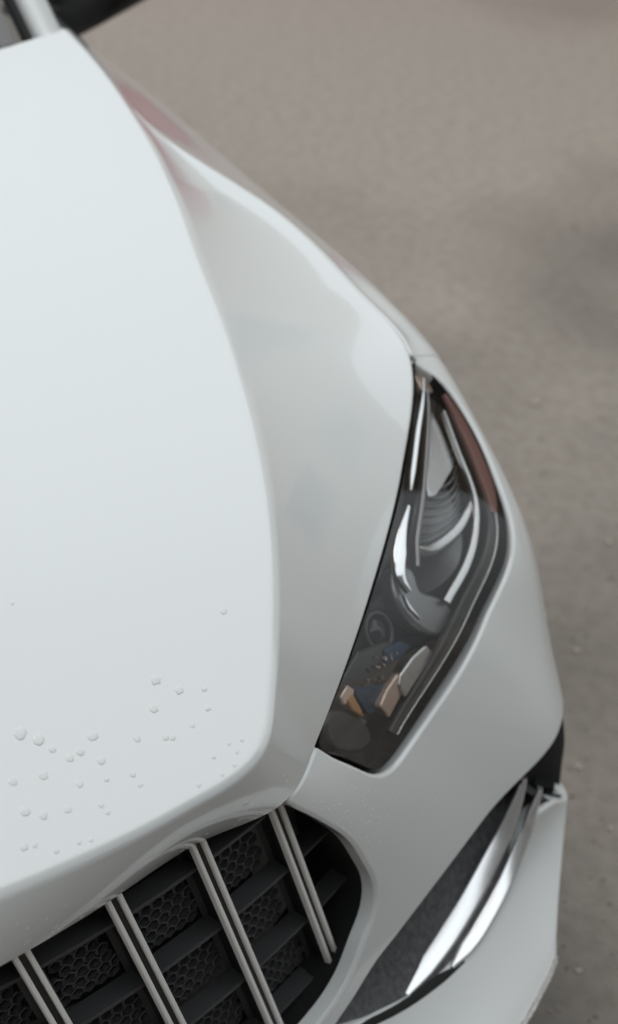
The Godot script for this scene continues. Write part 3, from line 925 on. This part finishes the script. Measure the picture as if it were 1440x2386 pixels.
func drops() -> void:
	var rng := RandomNumberGenerator.new(); rng.seed = 5
	var kinds := []
	for k in 4: kinds.push_back(drop_mesh(1.0, [.19, .16, .22, .17][k], k))
	var alike := {}
	var a := [0.450,-0.164,9, 0.361,-0.115,12, 0.378,-0.101,10, 0.350,-0.091,10, 0.401,-0.097,7, 0.397,-0.079,7, 0.378,-0.068,6, 0.230,-0.099,14, 0.244,-0.090,13, 0.289,-0.081,11, 0.252,-0.079,8, 0.274,-0.071,9, 0.263,-0.068,9, 0.289,-0.059,9, 0.325,-0.069,8, 0.350,-0.064,7, 0.356,-0.062,7, 0.212,-0.062,10, 0.237,-0.060,10, 0.264,-0.045,8, 0.287,-0.043,6, 0.310,-0.041,7, 0.313,-0.031,6, 0.213,-0.036,10, 0.226,-0.029,9, 0.247,-0.028,8, 0.275,-0.024,6, 0.278,-0.017,6, 0.203,-0.010,8, 0.212,-0.009,6, 0.227,0.000,6, 0.247,-0.001,5, 0.257,0.000,5, 0.385,-0.037,5, 0.407,-0.036,5, 0.400,-0.026,6, 0.386,-0.021,5, 0.362,-0.018,6, 0.403,-0.045,5, 0.416,-0.045,5, 0.263,-0.216,5]
	for i in range(0, a.size(), 3):
		var x: float = a[i]; var z: float = a[i + 1]; var r: float = a[i + 2] * .00040
		var o := MeshInstance3D.new()
		o.mesh = kinds[rng.randi() % 4]
		o.name = numbered("water_drop", self)
		add_child(o, true)
		o.transform = upright(dome(x, z) + dome_out(x, z) * .0001, dome_out(x, z), rng.randf() * TAU, r)
		var size: String = "large" if a[i + 2] >= 12 else "medium" if a[i + 2] >= 9 else "small" if a[i + 2] >= 7 else "tiny"
		var side := "left part" if x < .226 else "left middle" if x < .262 else "middle" if x < .33 else "right part" if x < .39 else "right corner"
		var where := "close to the grille" if z > -.012 else "a hand above the grille" if z > -.036 else "between grille and middle" if z > -.062 else "higher up"
		var label := "%s water drop, %s of the bonnet, %s" % [size, side, where]
		if i == 0: label = "lone water drop highest on the bonnet, near the crease beside the headlight"
		elif i == 3: label = "large water drop, topmost of the trio in the middle of the bonnet"
		elif i == 6: label = "water drop on the bonnet just beside and below the topmost of the trio"
		elif i == 9: label = "water drop on the bonnet, lowest of the trio in its middle"
		elif i == 21: label = "largest water drop on the bonnet, at the left edge of the photo"
		elif i == 24: label = "large water drop right beside the largest one at the left of the bonnet"
		tag(o, label, "water drop", "water drops beaded on the bonnet")
		if not alike.has(label): alike[label] = []
		alike[label].push_back(o)
	for label in alike:
		var of: Array = alike[label]
		if of.size() < 2: continue
		of.sort_custom(func(p, q): return p.position.x < q.position.x)
		for k in of.size():
			var place: String = "leftmost" if k == 0 else "rightmost" if k == of.size() - 1 else "middle"
			of[k].set_meta("label", "%s, %s of %s" % [label, place, ["", "", "two", "three", "four"][mini(of.size(), 4)]])
	# fine spray, too small and too many to count
	var spray := MultiMesh.new()
	spray.transform_format = MultiMesh.TRANSFORM_3D
	spray.mesh = kinds[1]
	var tr := []
	for i in 230:
		var c: Array = [[8.55, 4.02, .22, .17], [8.72, 4.06, .2, .22], [8.95, 4.3, .15, .25], [8.5, 3.8, .3, .3], [9.1, 4.2, .2, .4]][rng.randi() % 5]
		var q := Vector2(c[0] + rng.randfn() * c[2], c[1] + rng.randfn() * c[3])
		if q.y > 4.9 or is_in(q, GRILLE, []) or is_in(q, LAMP_HOLE, []): continue
		tr.push_back(upright(body(q.x, q.y), body_out(q.x, q.y), rng.randf() * TAU, rng.randf_range(.0006, .0018)))
	for i in 46:
		var q := Vector2(rng.randf_range(8.6, 12.0), rng.randf_range(.05, .6))
		var k := flank_at(q)
		tr.push_back(upright(k[0], k[1], rng.randf() * TAU, rng.randf_range(.0008, .0024)))
	spray.instance_count = tr.size()
	for i in tr.size(): spray.set_instance_transform(i, tr[i])
	var mm := MultiMeshInstance3D.new()
	mm.multimesh = spray; mm.name = "water_spray"
	add_child(mm, true)
	tag(mm, "fine spray of tiny water beads on the bumper below the headlight", "water spray", "", "stuff")

func stone_mesh(seed: int) -> ArrayMesh:
	var n := FastNoiseLite.new(); n.seed = seed; n.frequency = .8
	var sh := Shape.new()
	var ids := []
	for j in 6:
		var a := PI * j / 5.0
		var row := []
		for i in 9:
			var w := TAU * i / 8.0
			var d := Vector3(cos(w) * sin(a), cos(a), sin(w) * sin(a))
			var r := 1.0 + .45 * n.get_noise_3dv(d * 1.3)
			row.push_back(sh.v(d * r * Vector3(1, .55, .8), d))
		ids.push_back(row)
	for j in 5:
		for i in 8: sh.quad(ids[j][i], ids[j][i + 1], ids[j + 1][i + 1], ids[j + 1][i])
	var am := ArrayMesh.new()
	sh.commit(am, M.stone)
	return am

func stones() -> void:
	var rng := RandomNumberGenerator.new(); rng.seed = 21
	var kinds := []
	for k in 4: kinds.push_back(stone_mesh(k))
	var spots := [1.88,-1.42,.022,"pale pebble on the ground beside the rear tip of the headlight", 1.47,-.69,.013,"small pale pebble on the ground level with the headlight's lower end", 1.73,-.93,.014,"pale pebble on the ground at the right edge, level with the headlight", 1.30,-.45,.012,"small pebble on the ground beside the black vent of the bumper", 1.06,-.12,.009,"small pebble on the ground beside the bumper's lower corner", 1.27,-.32,.009,"tiny pebble on the ground near the right edge beside the bumper", 2.52,-2.17,.02,"pebble on the ground far behind the headlight, near the right edge", 1.62,-1.05,.010,"tiny pebble lying between the headlight and the ground's right edge"]
	for i in range(0, spots.size(), 4):
		var o := MeshInstance3D.new()
		o.mesh = kinds[(i / 4) % 4]; o.name = numbered("pebble", self)
		add_child(o, true)
		o.position = Vector3(spots[i], spots[i + 2] * .1, spots[i + 1]); o.rotation.y = rng.randf() * TAU; o.scale = Vector3(1, .7, 1) * spots[i + 2] * .62
		tag(o, spots[i + 3], "pebble", "loose pebbles on the ground")
	for dark in 2:
		var mm := MultiMesh.new()
		mm.transform_format = MultiMesh.TRANSFORM_3D
		mm.mesh = kinds[dark].duplicate()
		mm.mesh.surface_set_material(0, M.stone_dark if dark else M.grit)
		mm.instance_count = 5000
		for i in 5000:
			var d := pow(rng.randf(), 1.6) * 7.0
			var w := rng.randf() * PI * .9 - .2
			var p := Vector3(.9 + d * sin(w), 0, .5 - d * cos(w) * .9)
			var r := rng.randf_range(.0012, .0042)
			mm.set_instance_transform(i, Transform3D(Basis(Vector3.UP, rng.randf() * TAU).scaled(Vector3(r, r * .6, r)), p + Vector3(0, r * .1, 0)))
		var o := MultiMeshInstance3D.new()
		o.multimesh = mm; o.name = numbered("grit", self)
		add_child(o, true)
		tag(o, "dark grit scattered over the dusty ground" if dark else "pale grit scattered over the dusty ground", "grit", "", "stuff")

func yard() -> void:
	var m := mat("added_wall_dark", Color(.16, .152, .145), .9)
	var b := mat("beige_render", Color(.46, .39, .31), .9)
	var red := mat("red_board", Color(.60, .09, .09), .5)
	var sh := Shape.new()
	sh.box(Vector3(.5, 3.0, 3.4), Vector3(7.0, 0, 0), Vector3(0, 3.0, 0), Vector3(0, 0, .15))  # unseen wall, added to darken the bumper and front faces
	tag(obj("unseen_wall", [[sh, m]], self), "dark wall added behind the camera to dim the car front", "wall")
	var w := Shape.new()
	w.box(Vector3(6.4, 2.6, -5.6), Vector3(.15, 0, 0), Vector3(0, 2.6, 0), Vector3(0, 0, 5.6))
	tag(obj("unseen_wall", [[w, b]], self), "beige rendered wall along the yard to the car's left", "wall")
	var side := get_node("unseen_wall_001")
	for k in 8:
		var y := 1.5 if k % 2 else 3.6
		var z := -10.4 + 2.9 * floorf(k / 2.0)
		var fr := Shape.new()
		fr.box(Vector3(6.235, y, z), Vector3(.025, 0, 0), Vector3(0, .75, 0), Vector3(0, 0, .55))
		var f := obj("window", [[fr, M.worn]], side)
		var pane := Shape.new()
		pane.box(Vector3(6.205, y, z), Vector3(.01, 0, 0), Vector3(0, .67, 0), Vector3(0, 0, .47))
		obj("pane", [[pane, M.black_gloss]], f)
	var g := Shape.new()
	g.box(Vector3(4.0, 1.0, -6.4), Vector3(2.2, 0, 0), Vector3(0, 1.0, 0), Vector3(0, 0, .05))
	tag(obj("board_fence", [[g, red]], self), "red painted board fence across the yard behind the car", "fence")

# one sheet to beyond the horizon, finest round the car; shade by the car's front is painted into its colours
func ground_sheet() -> MeshInstance3D:
	var shade_noise := FastNoiseLite.new()
	shade_noise.seed = 9; shade_noise.frequency = .45; shade_noise.fractal_octaves = 4
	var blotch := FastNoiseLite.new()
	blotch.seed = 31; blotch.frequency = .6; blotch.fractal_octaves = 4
	var n := 240
	var v := PackedVector3Array(); var nn := PackedVector3Array(); var c := PackedColorArray(); var ix := PackedInt32Array()
	for i in n + 1:
		for j in n + 1:
			var a := lerpf(-1, 1, float(i) / n); var b := lerpf(-1, 1, float(j) / n)
			var p := Vector3(1.8 + 90.0 * sinh(5.0 * a) / sinh(5.0), 0, -1.6 + 90.0 * sinh(5.0 * b) / sinh(5.0))
			var shade := shade_noise.get_noise_2d(p.x, p.z) * .9 + .5 - minf(p.distance_to(Vector3(1.3, 0, .3)) * .30, 1.0 + p.distance_to(Vector3(5.2, 0, -3.4)) * .3) + .45
			var k := lerpf(1.08, .50, smoothstep(-.1, .9, shade)) * (1.0 + blotch.get_noise_2d(p.x, p.z) * .36)
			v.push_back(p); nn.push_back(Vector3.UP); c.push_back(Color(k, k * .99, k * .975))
	for i in n:
		for j in n:
			var q := i * (n + 1) + j
			ix.append_array([q, q + n + 1, q + n + 2, q, q + n + 2, q + 1])
	var a := []
	a.resize(Mesh.ARRAY_MAX)
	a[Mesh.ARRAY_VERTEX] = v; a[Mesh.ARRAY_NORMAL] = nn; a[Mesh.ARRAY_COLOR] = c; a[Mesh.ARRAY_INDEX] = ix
	var am := ArrayMesh.new()
	am.add_surface_from_arrays(Mesh.PRIMITIVE_TRIANGLES, a)
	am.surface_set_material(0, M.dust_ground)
	var o := MeshInstance3D.new()
	o.mesh = am; o.name = "ground"
	add_child(o)
	return o

func _ready() -> void:
	# ---- camera, sky, sun, exposure
	var cam := Camera3D.new()
	cam.name = "camera"
	cam.fov = 40.0
	cam.near = .05; cam.far = 400.0
	cam.transform = Transform3D(Basis(Vector3(0.88478688, 0.08783872, 0.45764237), Vector3(0.22260897, 0.78309981, -0.58068919), -Vector3(0.40938665, -0.61566148, -0.67332275)).orthonormalized(), Vector3(0.0, 1.79, .71))
	var ca := CameraAttributesPhysical.new()
	ca.frustum_focal_length = 12.0 / tan(deg_to_rad(20.0))
	ca.frustum_focus_distance = 1.32
	ca.exposure_aperture = 2.4
	ca.exposure_multiplier = 1.0
	cam.attributes = ca
	add_child(cam)
	cam.current = true
	var sky := ProceduralSkyMaterial.new()
	sky.sky_top_color = Color(.94, .97, .985)
	sky.sky_horizon_color = Color(.55, .565, .57)
	sky.sky_curve = .35
	sky.ground_bottom_color = Color(.35, .33, .31)
	sky.ground_horizon_color = Color(.5, .5, .5)
	sky.sun_angle_max = 1.0
	var s := Sky.new(); s.sky_material = sky
	var e := Environment.new()
	e.background_mode = Environment.BG_SKY
	e.sky = s
	e.background_energy_multiplier = 1.15
	e.tonemap_mode = Environment.TONE_MAPPER_LINEAR
	e.tonemap_exposure = 1.24
	e.sdfgi_enabled = true; e.ssao_enabled = true; e.ssil_enabled = true
	var we := WorldEnvironment.new()
	we.name = "environment"; we.environment = e
	add_child(we)
	var sun := DirectionalLight3D.new()
	sun.name = "sun"
	sun.light_energy = .15
	sun.light_angular_distance = 25.0
	sun.light_color = Color(1, .98, .95)
	sun.shadow_enabled = true
	sun.rotation_degrees = Vector3(-72, -140, 0)
	add_child(sun)
	# ---- ground
	materials()
	mat("reflection_red", Color(.20, .095, .082), .2)
	mat("mesh_plastic", Color(.065, .065, .068), .4)
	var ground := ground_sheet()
	tag(ground, "", "", "", "structure")
	# ---- the added dark wall behind the camera, and the yard to the car's left
	yard()
	# ---- the car
	lay_lines()
	outlines()
	car = node("parked_car", self)
	tag(car, "white car with rain on its bonnet and a black grille with twin chrome bars", "car")
	body_panels([1.0, -1.0])
	grille()
	for k in [1.0, -1.0]:
		headlight(k)
		fog_recess(k)
	greenhouse()
	# ---- small things
	drops()
	stones()
